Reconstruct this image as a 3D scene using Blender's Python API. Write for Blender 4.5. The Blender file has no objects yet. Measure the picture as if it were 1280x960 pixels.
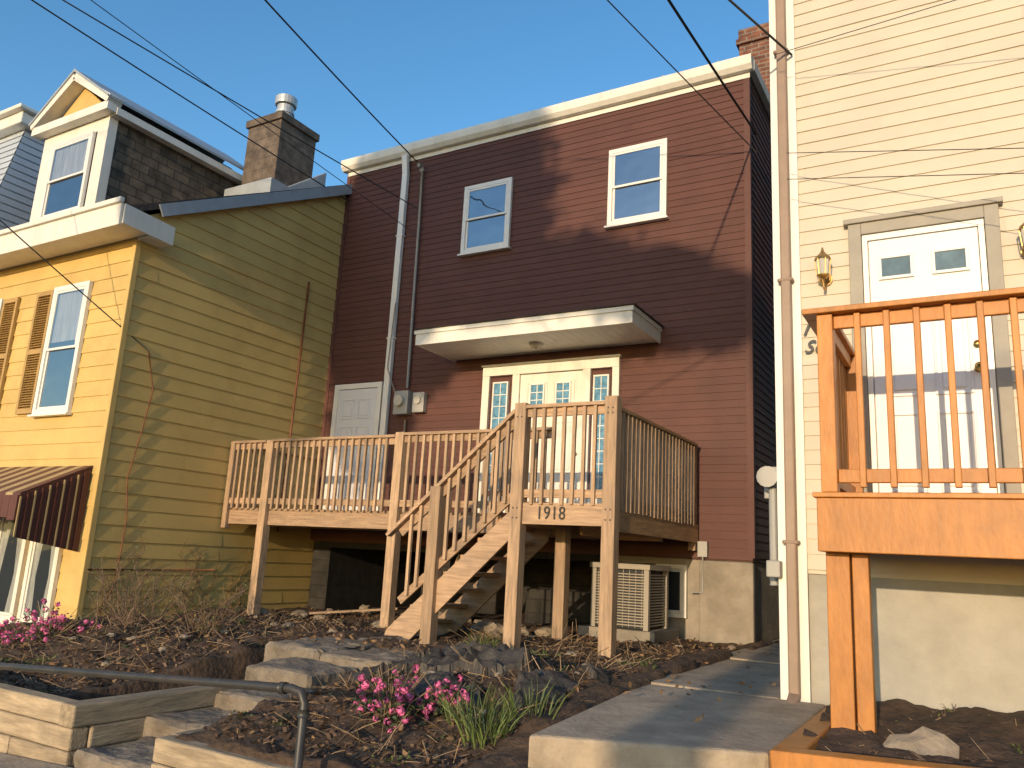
import bpy, math, random
from mathutils import Vector, Matrix, noise
import bmesh
random.seed(7)
R=random.random
def U(a,b): return random.uniform(a,b)
scn=bpy.context.scene
V=Vector
# ---------------------------------------------------------------- helpers
def link(ob,parent=None):
    scn.collection.objects.link(ob)
    if parent: ob.parent=parent
    return ob
def empty(name):
    e=bpy.data.objects.new(name,None); e.empty_display_size=.3
    return link(e)
class Acc:
    def __init__(s): s.v=[];s.f=[];s.m=[]
    def quad(s,a,b,c,d,m=0):
        n=len(s.v); s.v+= [tuple(a),tuple(b),tuple(c),tuple(d)]; s.f.append((n,n+1,n+2,n+3)); s.m.append(m)
    def hexa(s,p,m=0):
        n=len(s.v); s.v+=[tuple(q) for q in p]
        for f in ((0,3,2,1),(4,5,6,7),(0,1,5,4),(1,2,6,5),(2,3,7,6),(3,0,4,7)):
            s.f.append(tuple(n+i for i in f)); s.m.append(m)
    def box(s,x0,x1,y0,y1,z0,z1,m=0):
        s.hexa([(x0,y0,z0),(x1,y0,z0),(x1,y1,z0),(x0,y1,z0),(x0,y0,z1),(x1,y0,z1),(x1,y1,z1),(x0,y1,z1)],m)
    def beam(s,p0,p1,w,h,m=0,up=(0,0,1)):
        p0=V(p0);p1=V(p1);d=(p1-p0).normalized();u=V(up)
        if abs(d.dot(u))>.99:u=V((0,1,0))
        r=d.cross(u).normalized();u=r.cross(d)
        r=r*w/2;u=u*h/2
        s.hexa([p0-r-u,p0+r-u,p0+r+u,p0-r+u,p1-r-u,p1+r-u,p1+r+u,p1-r+u],m)
    def prism(s,pts,off,m=0):
        off=V(off);a=[V(p) for p in pts];b=[p+off for p in a];n=len(s.v);k=len(a)
        s.v+=[tuple(p) for p in a+b]
        s.f.append(tuple(n+i for i in reversed(range(k))));s.m.append(m)
        s.f.append(tuple(n+k+i for i in range(k)));s.m.append(m)
        for i in range(k):
            j=(i+1)%k; s.f.append((n+i,n+j,n+k+j,n+k+i));s.m.append(m)
    def tube(s,pts,r,n=8,m=0,caps=True):
        pts=[V(p) for p in pts]; rings=[]
        for i,p in enumerate(pts):
            d=(pts[min(i+1,len(pts)-1)]-pts[max(i-1,0)]).normalized()
            u=V((0,0,1)) if abs(d.z)<.95 else V((1,0,0))
            a=d.cross(u).normalized();b=a.cross(d)
            rr=r[i] if isinstance(r,(list,tuple)) else r
            base=len(s.v)
            for k in range(n):
                t=2*math.pi*k/n; s.v.append(tuple(p+a*math.cos(t)*rr+b*math.sin(t)*rr))
            rings.append(base)
        for i in range(len(rings)-1):
            for k in range(n):
                s.f.append((rings[i]+k,rings[i]+(k+1)%n,rings[i+1]+(k+1)%n,rings[i+1]+k));s.m.append(m)
        if caps:
            s.f.append(tuple(rings[0]+k for k in range(n)));s.m.append(m)
            s.f.append(tuple(rings[-1]+k for k in reversed(range(n))));s.m.append(m)
    def rough(s,x0,x1,y0,y1,z0,z1,amp=.03,cuts=9,m=0):
        bm=bmesh.new();bmesh.ops.create_cube(bm,size=1.0)
        bmesh.ops.subdivide_edges(bm,edges=bm.edges[:],cuts=cuts,use_grid_fill=True);n=len(s.v)
        c=V(((x0+x1)/2,(y0+y1)/2,(z0+z1)/2));sz=V((x1-x0,y1-y0,z1-z0))
        for v in bm.verts:
            q=v.co*2
            p=V((c.x+v.co.x*sz.x,c.y+v.co.y*sz.y,c.z+v.co.z*sz.z))
            k=sum(abs(t)>.98 for t in q)
            d=V((q.x if abs(q.x)>.98 else 0,q.y if abs(q.y)>.98 else 0,q.z if abs(q.z)>.98 else 0))
            o=noise.noise(p*2.7)*amp*1.4+noise.noise(p*8)*amp*.7+noise.noise(p*21)*amp*.25-(amp*.55 if k>1 else 0)-(amp*.3 if k>2 else 0)
            p+=V((d.x*o,d.y*o,d.z*o*.55));s.v.append(tuple(p))
        for f in bm.faces: s.f.append(tuple(n+v.index for v in f.verts));s.m.append(m)
        bm.free()
    def build(s,name,mats,parent=None,bevel=0,smooth=False):
        me=bpy.data.meshes.new(name); me.from_pydata(s.v,[],s.f)
        if not isinstance(mats,(list,tuple)):mats=[mats]
        for m in mats: me.materials.append(m)
        for p,mi in zip(me.polygons,s.m):
            p.material_index=mi; p.use_smooth=smooth
        me.update()
        ob=bpy.data.objects.new(name,me); link(ob,parent)
        if bevel:
            b=ob.modifiers.new('bev','BEVEL');b.width=bevel;b.segments=2;b.limit_method='ANGLE';b.angle_limit=.7
        return ob
def boxob(name,x0,x1,y0,y1,z0,z1,mat,parent=None,bevel=0):
    a=Acc();a.box(x0,x1,y0,y1,z0,z1);return a.build(name,mat,parent,bevel)
# ---------------------------------------------------------------- materials
def mat(name,col,rough=.7,var=.15,scale=3.0,stretch=(1,1,1),island=0.0,bump=0.0,bscale=40,col2=None,metal=0.0,spec=.5,dirt=0.0,dirtcol=(.05,.045,.035),fine=0.0,streak=0):
    m=bpy.data.materials.new(name);m.use_nodes=True;nt=m.node_tree;N=nt.nodes;L=nt.links
    b=N['Principled BSDF'];b.inputs['Roughness'].default_value=rough;b.inputs['Metallic'].default_value=metal
    b.inputs['Specular IOR Level'].default_value=spec
    tc=N.new('ShaderNodeTexCoord');mp=N.new('ShaderNodeMapping');mp.inputs['Scale'].default_value=stretch
    L.new(tc.outputs['Object'],mp.inputs['Vector'])
    nz=N.new('ShaderNodeTexNoise');nz.inputs['Scale'].default_value=scale;nz.inputs['Detail'].default_value=6;nz.inputs['Roughness'].default_value=.62
    L.new(mp.outputs[0],nz.inputs['Vector'])
    rp=N.new('ShaderNodeValToRGB');rp.color_ramp.elements[0].position=.3;rp.color_ramp.elements[1].position=.7
    c=V(col);c2=V(col2) if col2 else c*(1+var); c1=c*(1-var) if not col2 else c
    rp.color_ramp.elements[0].color=(*c1,1);rp.color_ramp.elements[1].color=(*[min(1,x) for x in c2],1)
    L.new(nz.outputs['Fac'],rp.inputs['Fac']);out=rp.outputs['Color']
    if island:
        g=N.new('ShaderNodeNewGeometry');mr=N.new('ShaderNodeMapRange');mr.inputs['To Min'].default_value=1-island;mr.inputs['To Max'].default_value=1+island
        L.new(g.outputs['Random Per Island'],mr.inputs['Value'])
        vm=N.new('ShaderNodeVectorMath');vm.operation='SCALE';L.new(out,vm.inputs[0]);L.new(mr.outputs[0],vm.inputs['Scale']);out=vm.outputs[0]
    if dirt:
        n2=N.new('ShaderNodeTexNoise');n2.inputs['Scale'].default_value=1.3 if not streak else streak;n2.inputs['Detail'].default_value=8;n2.inputs['Roughness'].default_value=.7
        if streak:
            mp2=N.new('ShaderNodeMapping');mp2.inputs['Scale'].default_value=(1,1,.12);L.new(tc.outputs['Object'],mp2.inputs['Vector']);L.new(mp2.outputs[0],n2.inputs['Vector'])
        else: L.new(tc.outputs['Object'],n2.inputs['Vector'])
        r2=N.new('ShaderNodeMapRange');r2.inputs['From Min'].default_value=.48;r2.inputs['From Max'].default_value=.78;r2.inputs['To Max'].default_value=dirt
        L.new(n2.outputs['Fac'],r2.inputs['Value'])
        mx=N.new('ShaderNodeMix');mx.data_type='RGBA';L.new(r2.outputs[0],mx.inputs['Factor']);L.new(out,mx.inputs[6]);mx.inputs[7].default_value=(*dirtcol,1);out=mx.outputs[2]
    L.new(out,b.inputs['Base Color'])
    if bump:
        n3=N.new('ShaderNodeTexNoise');n3.inputs['Scale'].default_value=bscale;n3.inputs['Detail'].default_value=5;L.new(mp.outputs[0],n3.inputs['Vector'])
        bp=N.new('ShaderNodeBump');bp.inputs['Strength'].default_value=bump;bp.inputs['Distance'].default_value=.02;L.new(n3.outputs['Fac'],bp.inputs['Height']);L.new(bp.outputs[0],b.inputs['Normal'])
    return m
def brickmat(name,c1,c2,mortar,scale,bw,bh,ms=.01):
    m=bpy.data.materials.new(name);m.use_nodes=True;nt=m.node_tree;N=nt.nodes;L=nt.links
    b=N['Principled BSDF'];b.inputs['Roughness'].default_value=.9
    tc=N.new('ShaderNodeTexCoord');sx=N.new('ShaderNodeSeparateXYZ');cb=N.new('ShaderNodeCombineXYZ');ad=N.new('ShaderNodeMath');ad.operation='ADD'
    L.new(tc.outputs['Object'],sx.inputs[0]);L.new(sx.outputs['X'],ad.inputs[0]);L.new(sx.outputs['Y'],ad.inputs[1])
    L.new(ad.outputs[0],cb.inputs['X']);L.new(sx.outputs['Z'],cb.inputs['Y'])
    br=N.new('ShaderNodeTexBrick');L.new(cb.outputs[0],br.inputs['Vector']);br.inputs['Scale'].default_value=scale
    br.inputs['Brick Width'].default_value=bw;br.inputs['Row Height'].default_value=bh;br.inputs['Mortar Size'].default_value=ms
    br.inputs['Color1'].default_value=(*c1,1);br.inputs['Color2'].default_value=(*c2,1);br.inputs['Mortar'].default_value=(*mortar,1)
    nz=N.new('ShaderNodeTexNoise');nz.inputs['Scale'].default_value=6;nz.inputs['Detail'].default_value=6;L.new(tc.outputs['Object'],nz.inputs['Vector'])
    mr=N.new('ShaderNodeMapRange');mr.inputs['From Min'].default_value=.3;mr.inputs['From Max'].default_value=.7;mr.inputs['To Min'].default_value=.55;mr.inputs['To Max'].default_value=1.35;L.new(nz.outputs['Fac'],mr.inputs['Value'])
    vm=N.new('ShaderNodeVectorMath');vm.operation='SCALE';L.new(br.outputs['Color'],vm.inputs[0]);L.new(mr.outputs[0],vm.inputs['Scale'])
    L.new(vm.outputs[0],b.inputs['Base Color'])
    bp=N.new('ShaderNodeBump');bp.inputs['Strength'].default_value=.6;bp.inputs['Distance'].default_value=.015;bp.invert=True
    L.new(br.outputs['Fac'],bp.inputs['Height']);L.new(bp.outputs[0],b.inputs['Normal'])
    return m
def glassmat(name,refl=.35,tint=(.85,.9,.95)):
    m=bpy.data.materials.new(name);m.use_nodes=True;nt=m.node_tree;N=nt.nodes;L=nt.links
    N.remove(N['Principled BSDF']);o=N['Material Output']
    t=N.new('ShaderNodeBsdfTransparent');t.inputs['Color'].default_value=(*tint,1)
    g=N.new('ShaderNodeBsdfGlossy');g.inputs['Roughness'].default_value=.03;g.inputs['Color'].default_value=(.9,.95,1,1)
    nz=N.new('ShaderNodeTexNoise');nz.inputs['Scale'].default_value=1.6;bp=N.new('ShaderNodeBump');bp.inputs['Strength'].default_value=.12;bp.inputs['Distance'].default_value=.1
    tc=N.new('ShaderNodeTexCoord');L.new(tc.outputs['Object'],nz.inputs['Vector']);L.new(nz.outputs['Fac'],bp.inputs['Height']);L.new(bp.outputs[0],g.inputs['Normal'])
    mx=N.new('ShaderNodeMixShader');mx.inputs[0].default_value=refl;L.new(t.outputs[0],mx.inputs[1]);L.new(g.outputs[0],mx.inputs[2]);L.new(mx.outputs[0],o.inputs['Surface'])
    return m
M={}
M['brown']=mat('brown_vinyl_siding',(.105,.046,.038),.62,.1,2.0,(1,1,1),.06,.08,60,spec=.28,dirt=.3,dirtcol=(.06,.034,.028))
M['brown_trim']=mat('brown_trim',(.11,.048,.040),.6,.08,spec=.3)
M['yellow']=mat('yellow_siding',(.57,.405,.145),.6,.08,1.5,(1,1,1),.05,.1,30,spec=.35,dirt=.5,dirtcol=(.36,.22,.075))
M['cream']=mat('cream_siding',(.56,.505,.41),.5,.05,2,(1,1,1),.035,.05,40,dirt=.25,dirtcol=(.42,.37,.29))
M['greyblue']=mat('greyblue_siding',(.42,.48,.55),.55,.08,2,island=.05)
M['white']=mat('white_paint',(.72,.70,.64),.5,.05,4,dirt=.4,dirtcol=(.42,.37,.29),streak=5)
M['whitev']=mat('white_vinyl',(.74,.73,.70),.35,.03,4,dirt=.15,dirtcol=(.5,.5,.46))
M['door']=mat('door_paint',(.66,.67,.71),.4,.03,3)
M['greytrim']=mat('grey_trim',(.30,.28,.24),.6,.1,6)
M['woodv']=mat('deck_wood_upright',(.39,.265,.165),.75,.32,5,(7,7,.6),.25,.25,12,dirt=.6,dirtcol=(.17,.135,.105))
M['woodx']=mat('deck_wood_long',(.38,.255,.16),.75,.32,5,(.6,7,7),.25,.25,12,dirt=.65,dirtcol=(.17,.135,.105))
M['woody']=mat('deck_wood_side',(.42,.25,.125),.75,.32,5,(7,.6,7),.25,.25,12,dirt=.4,dirtcol=(.19,.12,.08))
M['timber']=mat('landscape_timber',(.37,.29,.195),.8,.35,5,(.7,5,5),.2,.5,12,dirt=.8,dirtcol=(.16,.13,.095))
M['timbery']=mat('landscape_timber_side',(.33,.26,.175),.8,.35,5,(5,.7,5),.2,.5,12,dirt=.8,dirtcol=(.16,.13,.095))
M['orange']=mat('orange_stained_wood',(.44,.172,.030),.5,.2,4,(3,3,1),.12,.15,14,dirt=.5,dirtcol=(.24,.09,.024))
M['concrete']=mat('concrete',(.38,.305,.22),.9,.28,4,bump=.5,bscale=30,dirt=.65,dirtcol=(.19,.15,.11))
M['concretel']=mat('parged_foundation',(.29,.255,.21),.9,.22,2.5,bump=.5,bscale=14,dirt=.75,dirtcol=(.13,.115,.09))
M['stonestep']=mat('weathered_shaded_stone',(.21,.175,.135),.95,.35,5,bump=.9,bscale=16,dirt=.8,dirtcol=(.085,.068,.048))  # old stone, base colour also darkened for shade on the steps
M['foundR']=mat('painted_foundation',(.38,.365,.325),.85,.14,3,bump=.4,bscale=12,dirt=.5,dirtcol=(.25,.235,.20))
M['asphalt']=mat('asphalt',(.05,.05,.052),.9,.2,20,bump=.3,bscale=80)
M['soil']=mat('soil',(.070,.043,.027),.95,.55,9,bump=1.0,bscale=22,dirt=.5,dirtcol=(.11,.072,.043))
M['mulch']=mat('mulch_chips',(.14,.083,.048),.9,.5,12,island=.75)
M['dead']=mat('dry_stems',(.26,.18,.105),.85,.3,10,island=.45)
M['twig']=mat('bare_twigs',(.15,.10,.065),.85,.3,10,island=.4)
M['deadleaf']=mat('dead_leaves',(.18,.11,.055),.8,.4,10,island=.6)
M['leaf']=mat('green_leaves',(.085,.12,.03),.55,.35,10,island=.5)
M['leafd']=mat('dark_leaves',(.045,.065,.022),.6,.35,10,island=.5)
M['grass']=mat('grass_blades',(.09,.125,.032),.55,.3,10,island=.45)
M['pink']=mat('pink_petals',(.58,.12,.28),.6,.3,30,island=.4)
M['bark']=mat('bark',(.12,.09,.07),.9,.4,8,bump=.6,bscale=14)
M['black']=mat('black_metal',(.035,.035,.035),.45,.3,8,spec=.5,dirt=.4,dirtcol=(.10,.06,.04))
M['wire']=mat('cable_black',(.02,.02,.022),.6,.1)
M['fabric']=mat('weed_barrier_fabric',(.035,.031,.028),.6,.4,4,bump=.4,bscale=25,dirt=.8,dirtcol=(.10,.07,.045))
M['shingle']=brickmat('dormer_shingles',(.17,.125,.085),(.09,.072,.052),(.04,.035,.03),1,.30,.15,.008)
M['brick']=brickmat('red_brick',(.22,.085,.05),(.14,.06,.04),(.22,.19,.16),1,.22,.075,.010)
M['block']=brickmat('chimney_blocks',(.14,.11,.085),(.11,.085,.066),(.09,.075,.06),1,.42,.2,.006)
M['cellar_shade']=brickmat('shade_dark_blocks',(.030,.027,.023),(.022,.02,.018),(.016,.015,.013),1,.42,.2,.010)  # near-black blocks: the shade under the deck is put into the colour
M['roof']=mat('asphalt_shingles',(.05,.042,.038),.9,.4,12,bump=.7,bscale=40)
M['metal']=mat('galvanised_metal',(.42,.45,.48),.45,.15,5,metal=.35)
M['flash']=mat('grey_flashing',(.32,.36,.40),.55,.12,4,metal=.1)
M['acgrey']=mat('beige_enamel',(.31,.28,.235),.5,.08,5)
M['grey']=mat('grey_enamel',(.33,.33,.32),.45,.1,5)
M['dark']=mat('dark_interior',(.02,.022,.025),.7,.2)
M['curtain']=mat('curtain_fabric',(.45,.42,.36),.9,.3,3,(8,8,.6))
M['shutter']=mat('shutter_paint',(.39,.25,.085),.6,.12,4,island=.05)
M['awn']=mat('awning_dark_red',(.10,.032,.024),.5,.15,4)
M['awny']=mat('awning_tan',(.40,.29,.14),.5,.12,4)
M['brass']=mat('brass',(.45,.28,.10),.35,.25,8,metal=.8)
M['gold']=mat('brass_knob',(.6,.4,.12),.3,.1,8,metal=.9)
M['lite']=mat('blue_door_glass',(.10,.24,.36),.15,.5,14)
M['frost']=mat('lamp_glass',(.5,.48,.42),.2,.1)
M['black2']=mat('black_lettering',(.02,.02,.02),.5,.05)
M['rock']=mat('rock',(.26,.21,.155),.9,.35,6,bump=.6,bscale=18)
M['rust']=mat('rust',(.2,.08,.04),.8,.4,10)
M['glass']=glassmat('window_glass',.32)
M['glassd']=glassmat('window_glass_dull',.10)
# ---------------------------------------------------------------- terrain
def sw(x): x=max(-60,min(40,x)); return -1.2+.05*x
def smooth(t): t=max(0,min(1,t)); return t*t*(3-2*t)
def yard(x): return -.84+.022*(max(-16,min(4,x))+2)
def hgt(x,y):
    s=sw(x)-.03
    if y<3.5: return s-.02
    f=s+.25 if x>-9 else s+.1
    t=smooth((y-3.5)/2.3)
    h=f*(1-t)+yard(x)*t
    if -5.95<x<-4.35 and y<6.6: h=min(h, sw(x)-.1)   # stair cut
    elif -2.2<x<-.9: h=min(h,-1.0)
    else:
        h+=.10*noise.noise(V((x*1.1,y*1.1,3)))+.06*noise.noise(V((x*4,y*4,7)))+.03*noise.noise(V((x*11,y*11,1)))
    if x<-9.7: h=min(h,-1.4)
    return h
def axis(lo,hi,d,far):
    a=[];x=lo
    while x<=hi+1e-6: a.append(x);x+=d
    st=d;x=lo;pre=[]
    while x>-far: st*=1.5;x-=st;pre.append(x)
    x=a[-1];st=d
    while x<far: st*=1.5;x+=st;a.append(x)
    return pre[::-1]+a
xs=axis(-13,2,.05,500);ys=axis(3.3,10.2,.05,500)
g=Acc();nx=len(xs)
for y in ys:
    for x in xs: g.v.append((x,y,hgt(x,y)))
for j in range(len(ys)-1):
    for i in range(nx-1):
        g.f.append((j*nx+i,j*nx+i+1,(j+1)*nx+i+1,(j+1)*nx+i));g.m.append(0)
g.build('ground',M['soil'],smooth=True)
a=Acc()
for k in range(60):
    x0=-50+k*1.5;x1=x0+1.488
    a.hexa([(x0,1.5,sw(x0)-.3),(x1,1.5,sw(x1)-.3),(x1,3.42,sw(x1)-.3),(x0,3.42,sw(x0)-.3),(x0,1.5,sw(x0)),(x1,1.5,sw(x1)),(x1,3.42,sw(x1)),(x0,3.42,sw(x0))])
a.build('sidewalk',M['concrete'],bevel=.008)
a=Acc();a.quad((-60,-6,sw(-60)-.145),(40,-6,sw(40)-.145),(40,1.5,sw(40)-.145),(-60,1.5,sw(-60)-.145));
a.build('road',M['asphalt'])
a=Acc()
for k in range(30):
    x0=-50+k*3;x1=x0+2.99
    a.hexa([(x0,1.33,sw(x0)-.3),(x1,1.33,sw(x1)-.3),(x1,1.495,sw(x1)-.3),(x0,1.495,sw(x0)-.3),(x0,1.33,sw(x0)+.004),(x1,1.33,sw(x1)+.004),(x1,1.495,sw(x1)+.004),(x0,1.495,sw(x0)+.004)])
a.build('kerb',M['concretel'],bevel=.02)
a=Acc()
a.hexa([(-2.12,3.95,-1.4),(-.98,4.36,-1.4),(-.98,6.1,-1.4),(-2.3,6.1,-1.4),(-2.12,3.95,-.90),(-.98,4.36,-.88),(-.98,6.1,-.86),(-2.3,6.1,-.88)])
a.box(-2.42,-1.30,6.11,8.3,-1.3,-.865);a.box(-2.38,-1.30,8.31,17,-1.3,-.85)
a.build('concrete_path',M['concrete'],bevel=.02)
a=Acc();zz=[-1.36,-1.24,-1.12,-1.0]
yy=[3.45,4.0,4.55,5.1,5.7]
for i in range(4):
    o=-.12*i
    a.rough(-5.16+o,-4.40+o,yy[i]+U(-.02,.02),yy[i+1]+.06 if i<3 else 5.72,zz[i]-.35,zz[i],.035,12)
a.rough(-5.95,-5.22,5.7,6.4,-1.4,-.90,.045,14);a.rough(-5.26,-4.5,5.72,6.5,-1.4,-.93,.045,14);a.rough(-6.0,-5.3,6.38,7.2,-1.4,-.91,.04,12);a.rough(-5.34,-4.75,6.45,7.15,-1.4,-.94,.04,12)
a.rough(-6.15,-5.25,7.15,8.2,-1.6,-.95,.03,12)
a.build('stone_steps',M['stonestep'],smooth=False)
p=empty('timber_planter')
a=Acc()
for i in range(3):
    z=-1.10-.145*i
    a.box(-9,-6.9+.5*i,3.43+U(0,.008),3.56,z-.14,z);a.box(-6.895+.5*i,-5.22,3.43+U(0,.008),3.56,z-.14,z)
a.build('front_timbers',M['timber'],p,.014)
a=Acc()
for i in range(3):
    z=-1.10-.145*i
    a.box(-5.36,-5.2-U(0,.008),3.565 if i!=0 else 3.42,4.95,z-.14,z+.003)
a.build('side_timbers',M['timbery'],p,.014)
p=empty('timber_planter')
a=Acc()
for i in range(3):
    z=-1.19-.145*i
    a.box(-4.46,-2.2,3.48+U(0,.008),3.61,z-.14,z)
a.build('front_timbers',M['timber'],p,.014)
a=Acc()
for i in range(3):
    z=-1.19-.145*i
    a.box(-4.47,-4.31,3.615,4.6,z-.14,z+.003)
a.build('side_timbers',M['timbery'],p,.014)
p=empty('timber_planter')
a=Acc()
for i in range(2):
    a.box(-.96,-.82,4.42,6.14,-.99-.15*i,-.85-.15*i);a.beam((-.96,4.35,-.92-.15*i),(3,4.35,-.72-.15*i),.13,.14)
a.build('timbers',M['orange'],p,.01)
def rsoil(x,y): return -.93+.04*(x+.8)+.05*noise.noise(V((x*4,y*4,2)))+.03*noise.noise(V((x*12,y*12,2)))
a=Acc()
n=60
for j in range(n):
    for i in range(n):
        def pt(i,j):
            x=-.83+i*3.8/n;y=4.41+j*1.78/n
            return (x,y,rsoil(x,y))
        a.quad(pt(i,j),pt(i+1,j),pt(i+1,j+1),pt(i,j+1))
a.build('soil_fill',M['soil'],p)
a=Acc()
a.tube([(-9.2,3.33,-1.08),(-6.1,3.33,-.935),(-3.22,3.33,-.74),(-3.15,3.33,-.75),(-3.12,3.33,-.80),(-3.12,3.33,-1.6)],.024,12)
a.tube([(-6.6,3.33,-.96),(-6.6,3.33,-1.7)],.022,12)
a.tube([(-3.12,3.33,-1.36),(-3.12,3.33,-1.33)],.045,12)
a.tube([(-3.12,3.33,-.87),(-3.12,3.33,-.83)],.031,12);a.tube([(-3.30,3.33,-.746),(-3.26,3.33,-.743)],.031,12)
a.build('pipe_handrail',M['black'],smooth=True)
# ---------------------------------------------------------------- siding
def siding(name,parent,mt,P,Ud,N,L,z0,z1,e,lap,seg=3.66):
    P=V(P);Ud=V(Ud);N=V(N);a=Acc();z=z0
    while z<z1-1e-4:
        zt=min(z+e,z1);s=-U(0,seg)
        while s<L:
            sa=max(0,s);sb=min(L,s+seg-.0015);s+=seg
            if sb<=sa: continue
            j=U(-.0012,.0012)
            A=P+Ud*sa;B=P+Ud*sb
            def w(p,zz,o): q=p+N*o; return V((q.x,q.y,zz))
            n=len(a.v)
            fr=(zt-z)/e
            a.v+=[tuple(w(A,z,.002)),tuple(w(B,z,.002)),tuple(w(A,z,lap+j)),tuple(w(B,z,lap+j)),tuple(w(B,zt,.003+lap*(1-fr))),tuple(w(A,zt,.003+lap*(1-fr)))]
            a.f+=[(n,n+1,n+3,n+2),(n+2,n+3,n+4,n+5)];a.m+=[0,0]
        z+=e
    return a.build(name,mt,parent)
def window(parent,name,x0,x1,z0,z1,y,back,fw=.065,mid=True,sill=True,gl='glass',frame='whitev',blind=0):
    a=Acc();d=.055
    a.box(x0,x0+fw,y-d,y,z0,z1);a.box(x1-fw,x1,y-d,y,z0,z1);a.box(x0+fw,x1-fw,y-d,y,z1-fw,z1);a.box(x0+fw,x1-fw,y-d,y,z0,z0+fw)
    if sill:a.box(x0-.03,x1+.03,y-d-.035,y-.002,z0-.03,z0-.001)
    zm=(z0+z1)/2;i=fw+.002;s=.035
    def sash(za,zb,yo):
        a.box(x0+i,x0+i+s,y-yo-.02,y-yo,za,zb);a.box(x1-i-s,x1-i,y-yo-.02,y-yo,za,zb)
        a.box(x0+i+s,x1-i-s,y-yo-.02,y-yo,zb-s,zb);a.box(x0+i+s,x1-i-s,y-yo-.02,y-yo,za,za+s)
    if mid: sash(z0+i,zm+.02,.012);sash(zm-.02,z1-i,.033)
    else: sash(z0+i,z1-i,.02)
    a.build(name+'_frame',M[frame],parent,.003)
    g=Acc()
    if mid:
        g.quad((x0+i,y-.022,z0+i),(x1-i,y-.022,z0+i),(x1-i,y-.022,zm),(x0+i,y-.022,zm));g.quad((x0+i,y-.044,zm),(x1-i,y-.044,zm),(x1-i,y-.044,z1-i),(x0+i,y-.044,z1-i))
    else: g.quad((x0+i,y-.03,z0+i),(x1-i,y-.03,z0+i),(x1-i,y-.03,z1-i),(x0+i,y-.03,z1-i))
    g.build(name+'_glass',M[gl],parent)
    b=Acc();b.quad((x0+i,y-.0165,z0+i),(x1-i,y-.0165,z0+i),(x1-i,y-.0165,z1-i),(x0+i,y-.0165,z1-i));b.build(name+'_interior',M[back],parent)
    if blind:
        b=Acc();b.quad((x0+i,y-.0175,z1-i-blind),(x1-i,y-.0175,z1-i-blind),(x1-i,y-.0175,z1-i),(x0+i,y-.0175,z1-i));b.build(name+'_blind',M['curtain'],parent)
def panel_door(parent,name,x0,x1,z0,z1,y,mt,rows):
    a=Acc();a.box(x0,x1,y-.03,y-.004,z0,z1)
    w=x1-x0
    cols=[(x0+.12*w,x0+.45*w),(x0+.55*w,x0+.88*w)]
    for (ra,rb) in rows:
        for (ca,cb) in cols:
            za=z0+ra*(z1-z0);zb=z0+rb*(z1-z0)
            t=.018
            a.box(ca,ca+t,y-.042,y-.0305,za,zb);a.box(cb-t,cb,y-.042,y-.0305,za,zb);a.box(ca+t,cb-t,y-.042,y-.0305,za,za+t);a.box(ca+t,cb-t,y-.042,y-.0305,zb-t,zb)
            if (zb-za)>.1: a.box(ca+.045,cb-.045,y-.04,y-.0305,za+.045,zb-.045)
    a.build(name,mt,parent,.005)
# ================================================================ BROWN HOUSE
H=empty('brown_house')
X0,X1,Y=-9.58,-2.40,10.0
boxob('walls',X0+.003,X1-.003,Y+.003,19,.10,6.72,M['brown'],H)
boxob('foundation',-4.35,X1-.03,Y+.04,18.9,-1.6,.099,M['concretel'],H)
boxob('cellar_back_wall',X0+.03,-4.351,12.6,18.9,-1.6,.099,M['cellar_shade'],H)
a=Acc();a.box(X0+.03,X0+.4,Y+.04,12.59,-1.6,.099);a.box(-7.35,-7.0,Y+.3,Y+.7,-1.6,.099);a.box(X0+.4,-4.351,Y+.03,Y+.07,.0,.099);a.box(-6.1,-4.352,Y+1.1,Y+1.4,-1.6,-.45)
a.build('cellar_piers',M['cellar_shade'],H)
siding('front_siding',H,M['brown'],(X0,Y,0),(1,0,0),(0,-1,0),X1-X0,.15,6.72,.103,.013)
siding('side_siding',H,M['brown'],(X1,Y,0),(0,1,0),(1,0,0),9,.15,6.72,.103,.013)
a=Acc();a.box(X1-.06,X1+.022,Y-.022,Y-.0145,.14,6.72);a.box(X1+.0145,X1+.022,Y-.0140,Y+.06,.14,6.72)
a.box(X0-.02,X0+.06,Y-.022,Y-.0145,.14,6.72);a.box(X0,X1,Y-.026,Y-.016,.115,.150)
a.build('corner_trim',M['brown_trim'],H)
a=Acc()
pr=[(Y-.002,6.68),(Y-.10,6.68),(Y-.15,6.74),(Y-.165,6.82),(Y-.16,6.875),(Y-.145,6.875),(Y-.145,6.85),(Y-.002,6.895)]
a.prism([(X0-.08,q[0],q[1]) for q in pr],(X1-X0+.16,0,0))
a.box(X0,X1+.03,Y-.028,Y-.0145,6.60,6.678)
a.box(X1+.0,X1+.085,Y+.002,19,6.72,6.88)
for k in range(9): a.box(X0+.4+k*.8,X0+.42+k*.8,Y-.17,Y-.01,6.876,6.884)
a.build('eave_gutter',M['white'],H,.006)
boxob('roof_deck',X0-.02,X1+.06,Y,19,6.90,6.93,M['roof'],H)
window(H,'upper_window',-6.96,-6.07,4.69,5.86,Y-.013,'dark')
window(H,'upper_window',-4.42,-3.53,4.74,5.94,Y-.013,'dark')
a=Acc();a.box(-9.36,-9.27,Y-.05,Y-.014,.5,2.70);a.box(-8.43,-8.34,Y-.05,Y-.014,.5,2.70);a.box(-9.27,-8.43,Y-.05,Y-.014,2.61,2.70)
a.build('side_door_frame',M['whitev'],H,.004)
panel_door(H,'side_door',-9.265,-8.435,.5,2.6,Y-.014,M['door'],[(.08,.32),(.38,.70),(.76,.92)])
a=Acc()
y=Y-.014
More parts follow.
